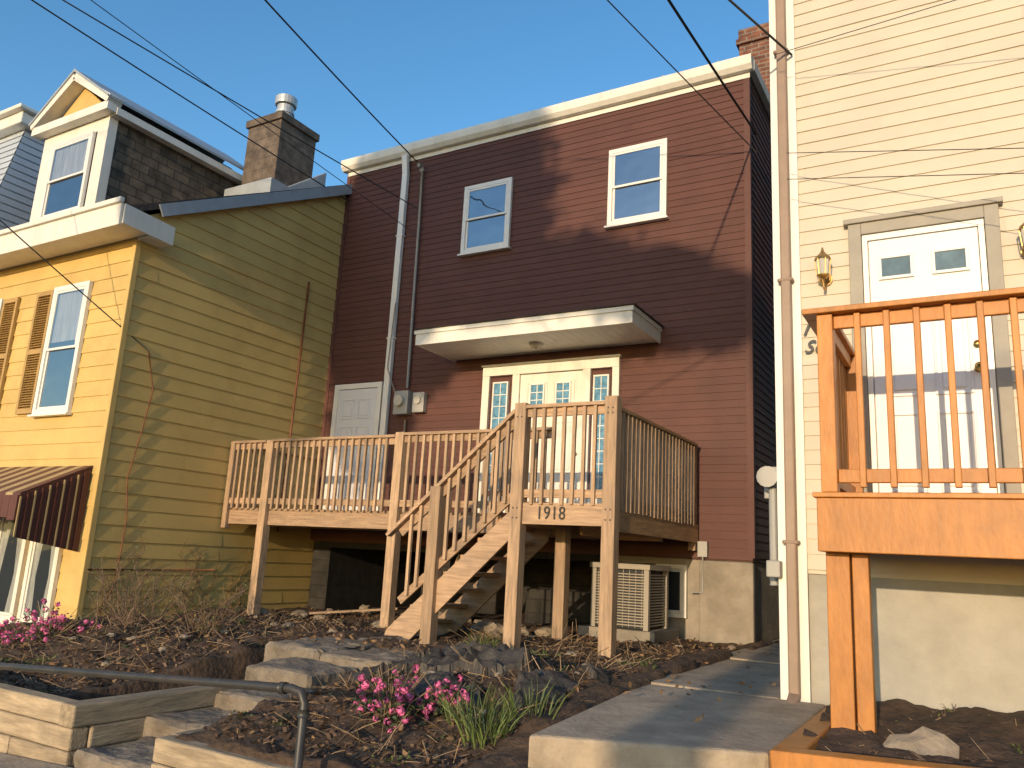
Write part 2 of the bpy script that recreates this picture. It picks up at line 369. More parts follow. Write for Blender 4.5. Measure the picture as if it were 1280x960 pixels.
for (u,v) in ((-6.38,-6.26),(-5.86,-5.74),(-4.72,-4.60),(-4.27,-4.17)): a.box(u,v,y-.06,y,.5,2.64)
a.box(-6.38,-4.17,y-.065,y,2.64,2.78);a.box(-6.40,-4.15,y-.085,y,2.78,2.81)
a.box(-6.26,-5.86,y-.04,y,.5,.85);a.box(-4.60,-4.27,y-.04,y,.5,.85)
a.build('entry_frame',M['white'],H,.005)
panel_door(H,'entry_door',-5.735,-4.725,.5,2.63,y,M['white'],[(.07,.27),(.32,.66),(.74,.94)])
LT=((-5.54,-5.34,2.12,2.46,2,3),(-5.12,-4.92,2.12,2.46,2,3),(-6.17,-5.95,.95,2.52,2,9),(-4.53,-4.34,.95,2.52,2,9))
a=Acc();b=Acc()
for (u,v,z0,z1,nc,nr) in LT:
    a.box(u,v,y-.047,y-.001,z0,z1)
    t=.022
    b.box(u-t,u,y-.06,y-.004,z0-t,z1+t);b.box(v,v+t,y-.06,y-.004,z0-t,z1+t);b.box(u,v,y-.06,y-.004,z0-t,z0);b.box(u,v,y-.06,y-.004,z1,z1+t)
    for k in range(1,nc): x=u+(v-u)*k/nc; b.box(x-.006,x+.006,y-.053,y-.0475,z0,z1)
    for k in range(1,nr): z=z0+(z1-z0)*k/nr; b.box(u,v,y-.055,y-.0535,z-.006,z+.006)
a.build('door_glass',M['lite'],H);b.build('door_glass_bars',M['whitev'],H)
a=Acc();a.tube([(-4.80,y-.03,1.45),(-4.80,y-.07,1.45),(-4.80,y-.09,1.45),(-4.80,y-.11,1.45)],[.02,.012,.03,.02],10);a.build('entry_knob',M['gold'],H,smooth=True)
a=Acc()
a.box(-8.27,-8.16,Y-.10,Y-.02,.5,6.35);a.beam((-8.215,Y-.06,6.34),(-8.215,Y-.12,6.68),.11,.08)
for z in (1.6,3.4,5.2): a.box(-8.29,-8.14,Y-.105,Y-.014,z,z+.03)
a.build('downspout',M['whitev'],H,.01)
a=Acc()
a.tube([(-7.86,Y-.07,6.35),(-7.84,Y-.07,5.5),(-7.80,Y-.07,2.55)],.022,8)
a.tube([(-7.86,Y-.07,6.33),(-7.86,Y-.12,6.42),(-7.86,Y-.18,6.40)],.04,8)
a.tube([(-7.80,Y-.05,2.05),(-7.80,Y-.05,.6)],.018,8)
a.tube([(-8.0,Y-.06,2.4),(-8.2,Y-.12,2.9),(-8.14,Y-.13,4.0)],.008,6)
a.build('service_conduit',M['greytrim'],H,smooth=True)
a=Acc();a.box(-8.0,-7.72,Y-.14,Y-.014,2.12,2.5);a.box(-7.64,-7.42,Y-.12,Y-.014,2.14,2.46);a.build('meter_boxes',M['grey'],H,.01)
a=Acc();a.tube([(-7.86,Y-.14,2.33),(-7.86,Y-.21,2.33)],.085,16);a.tube([(-7.53,Y-.12,2.33),(-7.53,Y-.15,2.33)],.06,16);a.build('meter_glass',M['frost'],H,smooth=False)
a=Acc();a.box(-3.06,-2.94,Y-.09,Y-.014,.13,.32);a.tube([(-3.0,Y-.07,.13),(-3.0,Y-.07,-.3),(-3.15,Y-.07,-.3)],.012,6);a.build('outlet_box',M['grey'],H,.006)
window(H,'basement_window',-3.62,-3.22,-.62,.02,Y+.03,'dark',.05,False,False,'glassd','white')
boxob('basement_pier',-3.05,X1+.01,Y-.06,Y+.039,-1.5,.09,M['concretel'],H,.02)
a=Acc()
cx0,cx1,cy=-6.95,-3.6,8.95
a.box(cx0,cx1,cy,cy+.03,2.93,3.13);a.box(cx0,cx0+.03,cy+.031,Y-.015,2.93,3.13);a.box(cx1-.03,cx1,cy+.031,Y-.015,2.93,3.13)
a.box(cx0-.02,cx1+.02,cy-.02,cy-.001,3.09,3.15)
a.box(cx1+.001,cx1+.02,cy,Y-.015,3.09,3.15)
a.build('canopy_fascia',M['white'],H,.004)
a=Acc()
for i in range(28):
    u=cx0+.032+i*(cx1-cx0-.064)/28;v=cx0+.032+(i+1)*(cx1-cx0-.064)/28-.004
    a.box(u,v,cy+.032,Y-.016,2.95,2.965)
a.build('canopy_soffit',M['white'],H)
a=Acc()
e=.04;r0,r1=-5.9,-4.65;zt=3.52
A_=(cx0-e,cy-e,3.152);B_=(cx1+e,cy-e,3.152);C_=(cx1+e,Y-.016,3.152);D_=(cx0-e,Y-.016,3.152);E_=(r0,Y-.016,zt);F_=(r1,Y-.016,zt)
nst=7
def lerp(p,q,t): return tuple(p[i]*(1-t)+q[i]*t for i in range(3))
for (p0,p1,q0,q1,nr) in ((A_,B_,E_,F_,(0,-.3,1)),(B_,C_,F_,F_,(1,0,1)),(D_,A_,E_,E_,(-1,0,1))):
    nn=V(nr).normalized()*.012
    for k in range(nst):
        t0=k/nst;t1=(k+1)/nst
        a0=V(lerp(p0,q0,t0))+nn;a1=V(lerp(p1,q1,t0))+nn
        b0=V(lerp(p0,q0,t1));b1=V(lerp(p1,q1,t1))
        a.quad(a0,a1,b1,b0);a.quad(V(lerp(p0,q0,t0)),V(lerp(p1,q1,t0)),a1,a0)
a.quad(A_,B_,C_,D_)
a.build('canopy_roof',M['roof'],H)
a=Acc();a.tube([(-5.25,9.5,2.949),(-5.25,9.5,2.93),(-5.25,9.5,2.90),(-5.25,9.5,2.885)],[.10,.10,.07,.02],16);a.build('canopy_light',M['frost'],H,smooth=True)
a=Acc();a.box(-2.90,-2.36,11.5,12.1,6.5,8.22);a.box(-2.94,-2.32,11.46,12.14,8.22,8.32);a.box(-2.91,-2.35,11.49,12.11,8.32,8.5);a.build('brick_chimney',M['brick'],H,.008)
a=Acc();a.tube([(-2.63,11.8,8.5),(-2.63,11.8,8.62)],.12,12);a.build('chimney_flue',M['rust'],H)
# ================================================================ DECK
D=empty('wooden_deck')
zf=.50;zl=.56;YL=7.26;YS=8.2;XR=-3.1;XL=-4.13
posts=Acc()
def post(x,y,z0,z1,w=.10): posts.box(x-w/2,x+w/2,y-w/2,y+w/2,z0,z1)
post(-9.5,YS-.07,.2,1.46,.09);post(-8.72,YS-.07,-1.3,1.46,.13);post(-6.40,YS-.07,-1.3,1.50,.13)
post(XR,YL-.0,-1.2,1.62,.135);post(XL,YL-.0,-1.2,1.60,.135);post(-5.15,YL-.0,-1.25,.72,.135)
post(-4.07,YS,-1.2,.38,.135);post(XR-.02,9.9,.2,1.52,.09)
posts.build('posts',M['woodv'],D,.008)
fl=Acc()
y=YS-.02
while y<9.95: fl.box(-9.55,XR+.0,y,min(y+.135,9.97),zf-.035,zf);y+=.14
fl.build('floor_boards',M['woodx'],D,.004)
fl=Acc();y=YL+.02
while y<YS-.10: fl.box(XL-.03,XR,y,y+.135,zl-.035,zl);y+=.14
fl.build('landing_boards',M['woodx'],D,.004)
fx=Acc()
fx.box(-9.55,XL-.07,YS-.06,YS-.022,zf-.235,zf-.037)
fx.box(XL+.068,XR-.068,YL-.03,YL+.01,zl-.22,zl-.001)
fx.box(-9.5,XR-.1,9.0,9.04,zf-.23,zf-.037);
fx.build('fascia_boards',M['woodx'],D,.005)
fy=Acc()
fy.box(XR,XR+.04,YL+.07,9.95,zf-.20,zf+.03)
fy.box(XL-.02,XL+.02,YL+.07,YS,zl-.22,zl-.037)
for k in range(9): fy.box(-9.3+k*.68,-9.26+k*.68,YS-.02,8.99,zf-.22,zf-.037)
fy.box(XL-.3,XL-.26,YL+.1,9.9,zf-.22,zf-.038)
fy.build('side_joists',M['woody'],D,.005)
pk=Acc();ty=Acc();tx=Acc()
def railx(x0,x1,y,zt,zb,sp=.115):
    tx.box(x0,x1,y-.045,y+.045,zt-.038,zt);tx.box(x0,x1,y+.0,y+.035,zt-.125,zt-.039);tx.box(x0,x1,y+.0,y+.035,zb+.05,zb+.135)
    x=x0+.08
    while x<x1-.04:
        j=U(-.004,.004);k=U(-.004,.004);z0=zb-.02+U(-.006,.006)
        pk.hexa([(x+j,y-.037,z0),(x+j+.036,y-.037,z0),(x+j+.036,y-.001,z0),(x+j,y-.001,z0),(x+k,y-.037,zt-.042),(x+k+.036,y-.037,zt-.042),(x+k+.036,y-.001,zt-.042),(x+k,y-.001,zt-.042)]);x+=sp
def raily(x,y0,y1,zt,zb,sp=.115):
    ty.box(x-.045,x+.045,y0,y1,zt-.038,zt);ty.box(x-.035,x-.0,y0,y1,zt-.125,zt-.039);ty.box(x-.035,x,y0,y1,zb+.05,zb+.135)
    y=y0+.08
    while y<y1-.04:
        pk.box(x+.001,x+.037,y,y+.036,zb-.02+U(-.006,.006),zt-.042);y+=sp+U(-.004,.004)
railx(-9.45,-8.785,YS-.10,1.46,zf);railx(-8.655,-6.465,YS-.10,1.47,zf);railx(-6.335,-4.2,YS-.10,1.49,zf)
railx(XL+.068,XR-.068,YL-.02,1.575,zl)
raily(XR+.02,YL+.068,9.85,1.53,zf+.02)
ty.box(-9.59,-9.5,YS,9.9,1.42,1.46)
sx0,sz0=XL-.068,1.52;sx1,sz1=-5.78,.17
tx.beam((sx0,YL-.02,sz0),(sx1,YL-.02,sz1),.09,.04);tx.beam((sx0,YL+.02,sz0-.09),(sx1+.15,YL+.02,sz1+.03),.035,.09)
tx.beam((sx0,YL+.02,sz0-.88),(sx1+.2,YL+.02,sz1-.70),.035,.09)
x=sx0-.09;sl=(sz0-sz1)/(sx0-sx1)
while x>sx1+.25:
    if abs(x+5.15)>.09:
        z=sz0+(x-sx0)*sl; pk.box(x-.018,x+.018,YL-.038,YL-.002,z-.90,z-.025)
    x-=.118
pk.build('balusters',M['woodv'],D,.003);tx.build('rails',M['woodx'],D,.005);ty.build('side_rails',M['woody'],D,.005)
st=Acc();rise=.186
for k in range(1,8):
    z=zl-rise*k;x1=XL-.04-.205*(k-1);st.box(x1-.25,x1,YL+.03,YS-.13,z-.04,z)
st.build('stair_treads',M['woody'],D,.006)
st=Acc()
for yy_ in (YL+.0,YS-.125):
    st.prism([(XL-.07,yy_,.50),(XL-.07,yy_,.20),(-5.48,yy_,-1.0),(-5.78,yy_,-1.0),(-5.72,yy_,-.84)],(0,.038,0))
st.build('stringers',M['woodx'],D,.005)
a=Acc()
for (px,zs) in ((XR,(.50,.40,1.45,1.5)),(XL,(.5,.4,1.45))):
    for z in zs:
        for o in (-.025,.025): a.tube([(px+o,YL-.0675,z),(px+o,YL-.072,z)],.009,8)
a.build('bolts',M['black'],D)
def text(name,body,loc,size,mt,parent=None,shear=0,ext=.004,sx=1.0,off=0):
    c=bpy.data.curves.new(name,'FONT');c.body=body;c.size=size;c.extrude=ext;c.shear=shear;c.offset=off;c.space_character=1.08
    o=bpy.data.objects.new(name,c);link(o)
    o.rotation_euler=(math.radians(90),0,0);o.location=loc;o.scale=(sx,1,1)
    bpy.context.view_layer.update()
    me=bpy.data.meshes.new_from_object(o);m2=bpy.data.objects.new(name,me);m2.matrix_world=o.matrix_world.copy();bpy.data.objects.remove(o)
    me.materials.clear();me.materials.append(mt);link(m2)
    if parent: m2.parent=parent
    return m2
text('house_number','1918',(-3.90,YL-.037,.395),.185,M['black2'],D,ext=.006,sx=.85)
# ================================================================ AC UNIT
A=empty('air_conditioner')
boxob('base_slab',-4.2,-3.25,8.95,9.8,-1.0,-.74,M['concretel'],A,.01)
a=Acc();a.box(-4.08,-4.02,9.03,9.09,-.74,-.02);a.box(-3.42,-3.36,9.03,9.09,-.74,-.02);a.box(-4.08,-4.02,9.66,9.72,-.74,-.02);a.box(-3.42,-3.36,9.66,9.72,-.74,-.02)
a.box(-4.1,-3.34,9.01,9.74,-.06,.0)
z=-.70
while z<-.1:
    a.box(-4.02,-3.42,9.04,9.052,z,z+.014);a.box(-3.385,-3.373,9.09,9.66,z,z+.014);z+=.032
for k in range(8): a.box(-4.0+k*.078,-3.992+k*.078,9.052,9.06,-.72,-.06)
a.build('cabinet_grille',M['acgrey'],A,.003)
boxob('coil',-4.01,-3.43,9.07,9.69,-.73,-.07,M['dark'],A)
a=Acc()
for k in range(7): 
    r=.05+.04*k; a.tube([(-3.72+r*math.cos(t*.35),9.375+r*math.sin(t*.35),.012) for t in range(19)],.005,5)
a.build('fan_guard',M['black'],A)
# ================================================================ YELLOW HOUSE
Hy=empty('yellow_house')
XW=-9.6;YF=6.15
sl=(6.33-4.3)/(9.94-6.15)
pts=[(XW-.003,YF+.003,-1.9),(XW-.003,14,-1.9),(XW-.003,14,5.6),(XW-.003,10.2,4.3+sl*4.05-.03),(XW-.003,YF+.003,4.25)]
a=Acc();a.prism(pts,(-4.35,0,0));a.build('walls',M['yellow'],Hy)
a=Acc();z=-1.5
def roofz(y): return 4.27+sl*(y-YF)
while z<6.3:
    zt=z+.205
    b0=0 if z<4.27 else (z-4.27)/sl
    t0=0 if zt<4.27 else (zt-4.27)/sl
    L=4.05;s=-U(0,3.2)
    while s<L:
        sa=max(s,0);sb=min(L,s+3.2-.002);s+=3.2
        if sb<=max(sa,b0):continue
        A0=YF+max(sa,b0);T0=YF+min(max(sa,t0),sb);B0=YF+sb;n=len(a.v);j=U(-.002,.003)
        a.v+=[(XW+.002,A0,z),(XW+.002,B0,z),(XW+.018+j,A0,z),(XW+.018+j,B0,z),(XW+.003,B0,zt),(XW+.003,T0,zt)]
        a.f+=[(n,n+1,n+3,n+2),(n+2,n+3,n+4,n+5)];a.m+=[0,0]
    z=zt
a.build('gable_siding',M['yellow'],Hy)
siding('front_siding_yellow',Hy,M['yellow'],(-13.95,YF,0),(1,0,0),(0,-1,0),4.35,-1.5,4.1,.205,.016)
a=Acc();a.box(XW-.05,XW+.022,YF-.022,YF-.017,-1.5,4.1);a.box(XW+.019,XW+.024,YF-.0165,YF+.05,-1.5,4.1);a.build('corner_trim_yellow',M['yellow'],Hy)
a=Acc()
a.prism([(XW+.10,5.85,4.16),(XW+.10,10.2,roofz(10.2)+.02),(XW+.10,14,5.6),(XW+.10,14,5.68),(XW+.10,10.2,roofz(10.2)+.12),(XW+.10,5.85,4.26)],(-4.4,0,0))
a.build('roof',M['roof'],Hy)
a=Acc();a.beam((XW+.115,6.35,roofz(6.35)+.02),(XW+.115,10.2,roofz(10.2)+.02),.03,.17);a.build('rake_flashing',M['flash'],Hy)
a=Acc();a.box(-14.1,-9.33,5.72,6.12,3.93,3.96);a.box(-14.1,-9.33,5.68,5.72,3.90,4.20);a.box(-14.1,-9.31,5.64,5.70,4.201,4.27)
a.prism([(-9.33,5.72,3.93),(-9.33,6.48,3.90),(-9.33,6.48,4.16),(-9.33,5.72,4.20)],(.03,0,0));a.box(-9.57,-9.331,6.13,6.48,3.90,3.93);a.box(-9.57,-9.331,6.44,6.479,3.931,4.15)
a.build('box_eave',M['white'],Hy,.006)
window(Hy,'front_window',-11.26,-10.42,1.57,3.42,YF-.015,'dark',.07,blind=.75)
window(Hy,'front_window',-13.45,-12.62,1.57,3.42,YF-.015,'dark',.07,blind=.75)
a=Acc()
for (u,v) in ((-11.70,-11.29),(-12.59,-12.20)):
    y0=YF-.06;y1=YF-.018
    a.box(u,u+.05,y0,y1,1.6,3.4);a.box(v-.05,v,y0,y1,1.6,3.4)
    for zz_ in (1.6,2.46,3.33): a.box(u+.05,v-.05,y0,y1,zz_,zz_+.07)
    z=1.68
    while z<3.32:
        if abs(z-2.49)>.05: a.beam((u+.05,YF-.038,z),(v-.05,YF-.038,z),.034,.008,up=(0,-.5,.8))
        z+=.036
a.build('shutters',M['shutter'],Hy)
a=Acc();ax1=-9.74
for k in range(10):
    y0=6.12-.082*k;y1=y0-.078
    def top(y): return .82-(6.13-y)*.5
    def bot(y): return -.22+(6.13-y)*.18
    a.hexa([(ax1-.01,y1,bot(y1)),(ax1,y1,bot(y1)),(ax1,y0,bot(y0)),(ax1-.01,y0,bot(y0)),(ax1-.01,y1,top(y1)),(ax1,y1,top(y1)),(ax1,y0,top(y0)),(ax1-.01,y0,top(y0))])
    a.box(ax1+.0005,ax1+.018,y1-.004,y1+.014,bot(y1),top(y1)-.01,1 if k%2 else 0)
for k in range(22):
    x1=ax1-.16*k;x0=x1-.155
    a.prism([(x0,6.13,.83),(x0,5.30,.41),(x0,5.30,.44),(x0,6.13,.86)],(.155,0,0),1 if k%2 else 0)
    a.box(x0,x1,5.275,5.299,.12+.03*(k%2),.41,0)
a.build('awning',[M['awn'],M['awny']],Hy)
window(Hy,'porch_window',-10.75,-10.08,-1.15,.30,YF-.015,'dark',.07,False,True,'glassd','white')
window(Hy,'porch_window',-11.60,-10.85,-1.15,.30,YF-.015,'dark',.07,False,True,'glassd','white')
a=Acc()
for (u,v) in ((-10.67,-10.16),(-11.52,-10.93)):
    for side in (0,1):
        n=14;w=(v-u)*.40
        for k in range(n):
            def cp(k,z):
                t=k/n
                pinch=.55+.45*abs((z+.55)/.85) if z>-1.1 else 1
                xx=(u+t*w*pinch) if side==0 else (v-t*w*pinch)
                return (xx,YF-.0345+.003*math.sin(k*1.9),z)
            zs=[-1.06,-.8,-.55,-.2,.22]
            for i in range(4): a.quad(cp(k,zs[i]),cp(k+1,zs[i]),cp(k+1,zs[i+1]),cp(k,zs[i+1]))
a.build('curtains',M['curtain'],Hy,smooth=True)
a=Acc();a.tube([(XW+.05,9.28,4.35),(XW+.05,9.25,1.8),(XW+.05,9.2,.2)],.018,6);a.build('rusty_conduit',M['rust'],Hy,smooth=True)
a=Acc();a.tube([(XW+.025,6.2+.35,2.45),(XW+.026,6.7,1.95),(XW+.026,6.63,1.4),(XW+.026,6.52,.75),(XW+.026,6.60,.2),(XW+.026,6.57,-.6),(XW+.026,6.42,-.95)],.008,6)
a.tube([(XW+.025,6.17,-.42),(XW+.025,8.1,-.40)],.010,6)
a.build('wall_cable',M['rust'],Hy,smooth=True)
a=Acc()
for _ in range(26):
    y=U(6.4,8.6);z=-1.0;pts=[]
    for k in range(random.randint(4,9)):
        pts.append((XW+.026,y,z));y+=U(-.14,.14);z+=U(.05,.16)
    a.tube(pts,.0035,4,0,False)
    for q in pts[1:]:
        for _ in range(2): a.tube([q,(q[0]+.012,q[1]+U(-.09,.09),q[2]+U(-.02,.09))],.002,3,0,False)
a.build('dead_vine',M['deadleaf'])
a=Acc();a.box(-10.98,-10.16,8.8,9.66,4.8,7.28);a.box(-11.02,-10.12,8.76,9.70,7.281,7.42);a.build('block_chimney',M['block'],Hy,.01)
a=Acc();a.tube([(-10.55,9.2,7.42),(-10.55,9.2,7.82)],.15,20);a.tube([(-10.55,9.2,7.84),(-10.55,9.2,7.88),(-10.55,9.2,7.98),(-10.55,9.2,8.04)],[.19,.20,.20,.10],20)
a.tube([(-10.55,9.2,7.66),(-10.55,9.2,7.70)],.17,20);a.build('metal_flue',M['metal'],Hy,smooth=False)
a=Acc();a.box(-11.15,-10.0,8.6,9.9,5.4,6.05);a.prism([(-10.05,9.0,6.05),(-10.05,9.9,6.05),(-10.05,9.9,6.75)],(-.1,0,0));a.build('chimney_flashing',M['flash'],Hy,.01)
Xa,Xb=-13.02,-11.28;yd=6.45;zc=6.35;zp=7.1;xm=(Xa+Xb)/2
a=Acc();a.prism([(Xa,yd+.1,4.3),(Xb,yd+.1,4.3),(Xb,yd+.1,zc),(xm,yd+.1,zp-.03),(Xa,yd+.1,zc)],(0,2.9,0));a.build('dormer_body',M['shingle'],Hy)
a=Acc()
a.box(Xa,Xa+.34,yd,yd+.095,4.3,zc);a.box(Xb-.26,Xb,yd,yd+.095,4.3,zc);a.box(Xa+.34,Xb-.26,yd,yd+.095,6.14,zc);a.box(Xa+.34,Xb-.26,yd,yd+.095,4.3,4.78)
a.box(Xb+.001,Xb+.02,yd-.01,yd+.14,4.3,zc)
a.box(Xa-.14,Xb+.16,yd-.16,yd-.002,zc,zc+.14)
for (sx,xe) in ((1,Xb+.18),(-1,Xa-.18)):
    a.beam((xm,yd-.06,zp+.07),(xe,yd-.06,zc+.16),.24,.13,up=(0,0,1))
a.box(Xb+.02,Xb+.17,yd,yd+2.95,zc-.02,zc+.10)
a.build('dormer_trim',M['white'],Hy,.006)
a=Acc();a.prism([(Xa+.1,yd+.03,zc+.14),(Xb-.1,yd+.03,zc+.14),(xm,yd+.03,zp-.02)],(0,.065,0));a.build('dormer_pediment',M['yellow'],Hy)
a=Acc()
for (xe) in (Xb+.2,Xa-.2): a.prism([(xm,yd-.2,zp+.14),(xe,yd-.2,zc+.17),(xe,yd-.2,zc+.21),(xm,yd-.2,zp+.19)],(0,3.1,0))
a.build('dormer_roof',M['flash'],Hy)
window(Hy,'dormer_window',Xa+.36,Xb-.28,4.80,6.12,yd-.002,'dark',.06,True,True,'glass',blind=.6)
# ================================================================ FAR LEFT HOUSE
Hg=empty('grey_house')
boxob('walls',-20,-14.0,6.2,14,-2,4.2,M['cream'],Hg)
a=Acc()
a.hexa([(-20,6.15,4.2),(-14.0,6.15,4.2),(-14.0,14,4.2),(-20,14,4.2),(-20,6.8,7.0),(-14.35,6.8,7.0),(-14.35,13.6,7.0),(-20,13.6,7.0)]);a.build('mansard_core',M['greyblue'],Hg)
a=Acc();z=4.2
while z<7:
    t0=(z-4.2)/2.8;t1=(z+.14-4.2)/2.8
    a.quad((-14+.02-.35*t0,6.1+.65*t0,z),(-14+.02-.35*t0,13.9,z),(-14+.005-.35*t1,13.9,z+.14),(-14+.005-.35*t1,6.1+.65*t1,z+.14))
    a.quad((-14+.02-.35*t0,6.1+.65*t0-.02,z),(-20,6.1+.65*t0-.02,z),(-20,6.1+.65*t1-.005,z+.14),(-14+.005-.35*t1,6.1+.65*t1-.005,z+.14));z+=.14
a.build('mansard_siding',M['greyblue'],Hg)
a=Acc();a.box(-20,-14.15,6.55,13.8,7.0,7.22);a.box(-20,-14.05,6.45,13.9,7.221,7.3);a.box(-20,-13.9,5.9,6.2,4.1,4.3);a.build('cornice',M['white'],Hg,.02)
window(Hg,'attic_window',-15.6,-14.7,4.9,6.4,6.1,'curtain')
# ================================================================ RIGHT HOUSE
Hr=empty('cream_house')
YR=6.2;XC=-1.29
boxob('walls',XC+.003,8,YR+.003,18,.0,9.0,M['cream'],Hr)
boxob('foundation',XC+.02,8,YR+.03,17.9,-1.6,-.001,M['foundR'],Hr)
siding('front_siding_cream',Hr,M['cream'],(XC,YR,0),(1,0,0),(0,-1,0),7,.03,8.9,.108,.013)
a=Acc();a.box(XC-.012,XC+.19,YR-.03,YR-.0145,-.9,9);a.box(XC-.012,XC-.001,YR-.0140,YR+.1,-.9,9);a.build('corner_board',M['whitev'],Hr,.003)
a=Acc();a.box(XC+.055,XC+.13,YR-.10,YR-.035,-.86,9);a.beam((XC+.09,YR-.07,-.84),(XC+.10,YR-.24,-.90),.075,.06)
for z in (.2,2.2,4.2): a.box(XC+.03,XC+.15,YR-.104,YR-.031,z,z+.03)
a.build('tan_downspout',mat('downspout_tan',(.28,.20,.15),.5,.12,5,dirt=.5,dirtcol=(.17,.115,.085)),Hr,.012)
a=Acc();a.box(XC-.16,XC-.02,YR+.2,YR+.42,.55,.8);a.tube([(XC-.07,YR+.1,.62),(XC-.07,YR+.1,-.1)],.03,10);a.tube([(XC-.09,YR+.1,.70),(XC-.09,YR+.0,.70)],.07,14)
a.box(XC-.08,XC+.02,YR-.12,YR-.035,-.04,.08);a.build('utility_meter',M['grey'],Hr,.01)
a=Acc();y=YR-.014
a.box(-.74,-.65,y-.05,y,.45,2.60);a.box(.15,.24,y-.05,y,.45,2.60);a.box(-.65,.15,y-.05,y,2.51,2.60);a.box(-.77,.27,y-.07,y,2.601,2.64);a.build('door_casing',M['greytrim'],Hr,.005)
a=Acc();a.box(-.645,-.61,y-.035,y,.45,2.505);a.box(.11,.145,y-.035,y,.45,2.505);a.box(-.61,.11,y-.035,y,2.46,2.505);a.build('door_stop',M['whitev'],Hr)
panel_door(Hr,'front_door',-.605,.105,.46,2.455,y+.006,M['door'],[(.06,.34),(.40,.73)])
a=Acc();b=Acc()
for (u,v) in ((-.52,-.33),(-.17,.02)):
    a.box(u,v,y-.034,y-.024,2.16,2.30);t=.022
    b.box(u-t,u,y-.042,y-.025,2.16-t,2.30+t);b.box(v,v+t,y-.042,y-.025,2.16-t,2.30+t);b.box(u,v,y-.042,y-.025,2.16-t,2.16);b.box(u,v,y-.042,y-.025,2.30,2.30+t)
a.build('door_lites',mat('door_lite_glass',(.10,.16,.2),.08,.3,9),Hr);b.build('lite_frames',M['whitev'],Hr,.003)
a=Acc();a.tube([(.055,y-.03,1.43),(.055,y-.06,1.43),(.055,y-.075,1.43),(.055,y-.10,1.43),(.055,y-.11,1.43)],[.03,.012,.028,.028,.012],12);a.tube([(.055,y-.03,1.60),(.055,y-.045,1.60)],.026,12);a.build('door_knob',M['gold'],Hr,smooth=True)
def sconce(x,z):
    a=Acc();y=YR-.014
    a.tube([(x,y,z-.02),(x,y-.02,z-.02)],.05,14)
    a.tube([(x,y-.02,z-.05),(x,y-.06,z-.12),(x,y-.11,z-.11),(x,y-.12,z-.04)],.009,8)
    a.tube([(x,y-.12,z-.05),(x,y-.12,z-.03),(x,y-.12,z-.02)],[.02,.045,.048],10)
    a.tube([(x,y-.12,z+.10),(x,y-.12,z+.12),(x,y-.12,z+.15),(x,y-.12,z+.17),(x,y-.12,z+.20)],[.062,.055,.025,.012,.006],10)
    for k in range(6):
        t=k*math.pi/3;a.beam((x+.044*math.cos(t),y-.12+.044*math.sin(t),z-.02),(x+.056*math.cos(t),y-.12+.056*math.sin(t),z+.105),.006,.006)
    a.build('sconce_body',M['brass'],Hr)
    b=Acc();b.tube([(x,y-.12,z-.02),(x,y-.12,z+.10)],[.040,.052],6);b.build('sconce_glass',M['frost'],Hr)
sconce(-.915,2.22);sconce(.40,2.25)
text('address_lettering','N',(-1.095,YR-.04,1.77),.17,M['black2'],Hr,shear=.4,ext=.004,off=.001)
text('address_lettering','Se',(-1.085,YR-.04,1.63),.14,M['black2'],Hr,shear=.4,ext=.004,off=.001)
Do=empty('orange_deck')
ZF=.42;yf=5.0;xl=-.83
a=Acc()
a.box(xl,4,yf,yf+.04,.13,ZF+.02);a.box(xl,xl+.04,yf+.041,YR-.02,.13,ZF+.02)
a.box(xl+.02,4,yf+.1,yf+.14,.14,ZF-.04)
for k in range(7): a.box(xl+.5*k+.3,xl+.5*k+.34,yf+.15,YR-.03,.17,ZF-.04)
y=yf-.02
while y<YR-.05: a.box(xl-.02,4,y,min(y+.135,YR-.02),ZF+.021,ZF+.05);y+=.14
a.box(xl+.02,xl+.15,yf+.14,yf+.27,-1.1,.13);a.box(xl+.16,xl+.25,yf+.16,yf+.26,-1.1,.13)
a.box(xl+.03,xl+.12,yf-.01,yf+.09,ZF+.051,1.555);a.box(xl+.04,xl+.13,YR-.13,YR-.035,ZF+.051,1.555)
a.box(1.0,1.09,yf,yf+.09,ZF+.051,1.555)
a.box(xl-.05,4,yf-.045,yf+.11,1.557,1.592);a.box(xl-.05,xl+.115,yf+.111,YR-.035,1.557,1.592)
a.box(xl+.121,.999,yf+.03,yf+.065,1.47,1.555);a.box(xl+.121,.999,yf+.03,yf+.065,.53,.61);a.box(1.091,4,yf+.03,yf+.065,1.47,1.555)
a.box(xl+.05,xl+.085,yf+.091,YR-.131,1.47,1.555);a.box(xl+.05,xl+.085,yf+.091,YR-.131,.53,.61)
x=xl+.24
while x<3.9:
    if not(.96<x<1.1): a.box(x,x+.036,yf-.008,yf+.028,.50,1.548)
    x+=.16
y=yf+.2
while y<YR-.16: a.box(xl+.012,xl+.048,y,y+.036,.50,1.548);y+=.14
a.build('deck_frame_and_railing',M['orange'],Do,.005)
